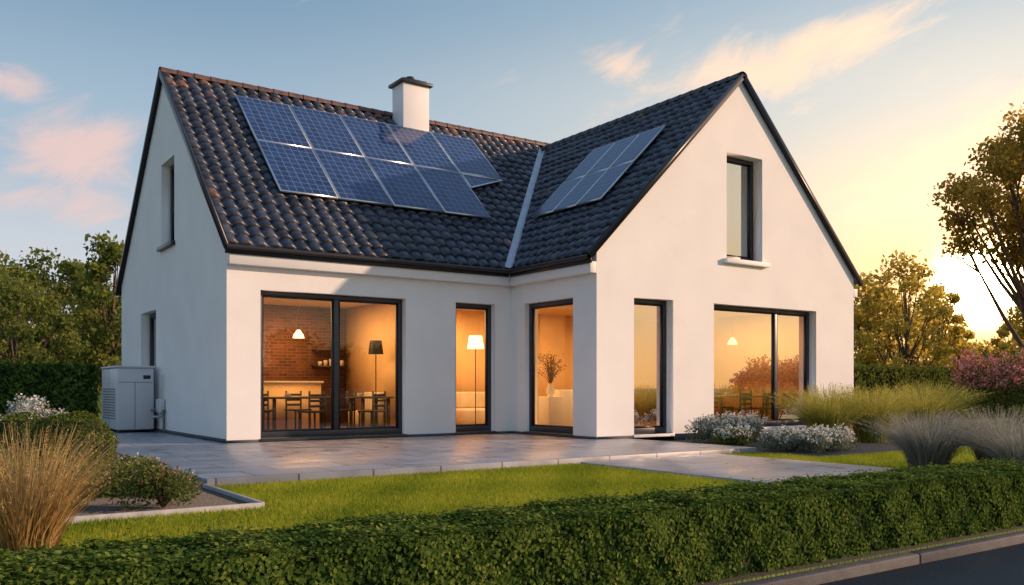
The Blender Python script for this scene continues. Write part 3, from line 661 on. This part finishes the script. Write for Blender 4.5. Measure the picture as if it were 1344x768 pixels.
def lawnblades(name,x0,x1,y0,y1,n,h=.045,excl=()):
    X=rng.uniform(x0,x1,n);Y=rng.uniform(y0,y1,n); k=np.ones(n,bool)
    for a,b,c,d in excl: k&=~((X>a)&(X<b)&(Y>c)&(Y<d))
    X=X[k];Y=Y[k];n=len(X); a=rng.uniform(0,2*np.pi,n); hh=h*rng.uniform(.5,1.2,n); w=.0045
    B=np.stack([X,Y,np.full(n,-.1)],1); s=np.stack([np.cos(a),np.sin(a),np.zeros(n)],1)*w; tip=B+np.stack([rng.normal(0,.018,n),rng.normal(0,.018,n),hh],1)
    V=np.stack([B-s,B+s,tip],1).reshape(-1,3)
    r=.5+.22*np.sin(X*1.9+Y*.7)*np.sin(Y*2.3-X*.5)+.12*np.sin(X*5.1-Y*4.3)+rng.normal(0,.22,n)
    np_obj(name,V,np.arange(3*n).reshape(-1,3),G_lawn,rnd=np.clip(r,0,1))
ex=[(-6,2.75,7.86,30),(7.94,10.76,4.2,9.86)]
lawnblades('lawn_grass',-.5,11,4.0,7.9,230000,excl=ex)
lawnblades('lawn_grass',2.75,14.5,7.9,9.84,100000,excl=ex+[(11.8,20,8.6,16)])
lawnblades('lawn_grass',10.8,20,3.9,8.6,60000)

# ------------------------------------------------------------ light
SA=R(-31); SE=R(17)
sd=Vector((math.cos(SA)*math.cos(SE),math.sin(SA)*math.cos(SE),math.sin(SE)))
sl_=D.lights.new('sun','SUN'); sl_.energy=5.0; sl_.angle=R(.9); sl_.color=(1,.64,.42)
so=D.objects.new('sun',sl_); so.rotation_euler=sd.to_track_quat('Z','Y').to_euler(); col.objects.link(so)
W=D.worlds.new('World'); C.scene.world=W; W.use_nodes=True; nt=W.node_tree; N=nt.nodes; L=nt.links
for n in list(N): N.remove(n)
def m(op,a,b=None,c=None,clamp=False):
    n=N.new('ShaderNodeMath'); n.operation=op; n.use_clamp=clamp
    for i,v in enumerate([a,b,c]):
        if v is None: continue
        if isinstance(v,(int,float)): n.inputs[i].default_value=v
        else: L.new(v,n.inputs[i])
    return n.outputs[0]
def vm(op,a,b=None,s=None):
    n=N.new('ShaderNodeVectorMath'); n.operation=op
    for i,v in enumerate([a,b]):
        if v is None: continue
        if isinstance(v,(tuple,list)): n.inputs[i].default_value=v
        else: L.new(v,n.inputs[i])
    if s is not None:
        if isinstance(s,(int,float)): n.inputs['Scale'].default_value=s
        else: L.new(s,n.inputs['Scale'])
    return n.outputs['Value'] if op in('DOT_PRODUCT','LENGTH') else n.outputs[0]
def ramp(fac,els):
    r=N.new('ShaderNodeValToRGB'); cr=r.color_ramp; cr.interpolation='EASE'
    while len(cr.elements)<len(els): cr.elements.new(.5)
    for i,(p,c) in enumerate(els): cr.elements[i].position=p; cr.elements[i].color=(*c,1)
    L.new(fac,r.inputs[0]); return r.outputs[0]
def mix(f,a,b):
    n=N.new('ShaderNodeMix'); n.data_type='RGBA'
    if isinstance(f,(int,float)): n.inputs[0].default_value=f
    else: L.new(f,n.inputs[0])
    for i,v in ((6,a),(7,b)):
        if isinstance(v,tuple): n.inputs[i].default_value=(*v,1)
        else: L.new(v,n.inputs[i])
    return n.outputs[2]
def sstep(v,a,b):
    n=N.new('ShaderNodeMapRange'); n.interpolation_type='SMOOTHSTEP'; L.new(v,n.inputs[0]); n.inputs[1].default_value=a; n.inputs[2].default_value=b; return n.outputs[0]
tc=N.new('ShaderNodeTexCoord'); d=vm('NORMALIZE',tc.outputs['Generated']); sp=N.new('ShaderNodeSeparateXYZ'); L.new(d,sp.inputs[0])
z=m('MAXIMUM',sp.outputs[2],0.0)
t=sstep(vm('DOT_PRODUCT',d,(.97,-.25,0)),-.02,.88)
cool=ramp(z,[(0,(.72,.68,.66)),(.12,(.60,.63,.68)),(.25,(.38,.50,.61)),(.42,(.20,.33,.47)),(1,(.22,.33,.54))])
warm=ramp(z,[(0,(1.0,.55,.19)),(.1,(1.05,.70,.34)),(.2,(1.0,.82,.58)),(.30,(.76,.76,.70)),(.42,(.42,.55,.65)),(1,(.28,.40,.60))])
sky=mix(t,cool,warm)
az=m('ARCTAN2',sp.outputs[1],sp.outputs[0]); el=m('ARCSINE',sp.outputs[2])
cx=N.new('ShaderNodeCombineXYZ'); L.new(az,cx.inputs[0]); L.new(m('ADD',m('MULTIPLY',el,2.4),m('MULTIPLY',az,.8)),cx.inputs[1])
nz=N.new('ShaderNodeTexNoise'); nz.inputs['Scale'].default_value=8; nz.inputs['Detail'].default_value=7; nz.inputs['Roughness'].default_value=.62; nz.inputs['Distortion'].default_value=.5; L.new(cx.outputs[0],nz.inputs[0])
def dirpx(px,py):
    k=(px-672)/1160; v=Vector((.823*k+.569,-.569*k+.823,(509-py)/1160)).normalized(); return v
mask=None
for px,py,rx,ry,w in [(110,200,120,48,1),(110,272,95,34,.95),(0,112,60,24,.95),(1000,90,200,48,1.0),(1110,50,110,36,.95),(815,95,44,26,.8),(1290,165,130,55,.9),(1180,250,240,60,.5)]:
    v=dirpx(px,py); a0=math.atan2(v.y,v.x); e0=math.asin(v.z)
    k=(px-672)/1160; sx=1/1160/(1+k*k); sy=1/1160/math.sqrt(1+k*k)
    dx=m('DIVIDE',m('SUBTRACT',az,a0),rx*sx); dy=m('DIVIDE',m('SUBTRACT',el,e0),ry*sy)
    if px>900: dy=m('ADD',dy,m('MULTIPLY',dx,.7))
    q=m('MULTIPLY',m('EXPONENT',m('MULTIPLY',m('ADD',m('MULTIPLY',dx,dx),m('MULTIPLY',dy,dy)),-.8)),w)
    mask=q if mask is None else m('MAXIMUM',mask,q)
cl=sstep(m('ADD',nz.outputs[0],m('MULTIPLY',mask,.42)),.62,1.0)
cl=m('MULTIPLY',cl,.9)
ccol=mix(t,(.84,.60,.55),(1.3,.93,.60))
sky=mix(cl,sky,ccol)
S=dirpx(1290,371); ang=m('ARCCOSINE',m('MINIMUM',vm('DOT_PRODUCT',d,tuple(S)),.999999))
g1=m('MULTIPLY',m('EXPONENT',m('MULTIPLY',m('POWER',m('DIVIDE',ang,.026),2.0),-1)),26)
g2=m('MULTIPLY',m('EXPONENT',m('DIVIDE',ang,-.08)),2.0)
sky=vm('ADD',sky,vm('SCALE',(1,.80,.42),None,g1)); sky=vm('ADD',sky,vm('SCALE',(1,.50,.12),None,g2))
ns=N.new('ShaderNodeTexSky'); ns.sky_type='NISHITA'; ns.sun_disc=False; ns.sun_elevation=SE; ns.sun_rotation=math.pi/2-SA
sky=vm('ADD',sky,vm('SCALE',ns.outputs[0],None,.008))
bg=N.new('ShaderNodeBackground'); L.new(sky,bg.inputs[0]); bg.inputs[1].default_value=1.0
wo=N.new('ShaderNodeOutputWorld'); L.new(bg.outputs[0],wo.inputs[0])
C.scene.view_settings.view_transform='Standard'; C.scene.view_settings.look='None'; C.scene.view_settings.exposure=0
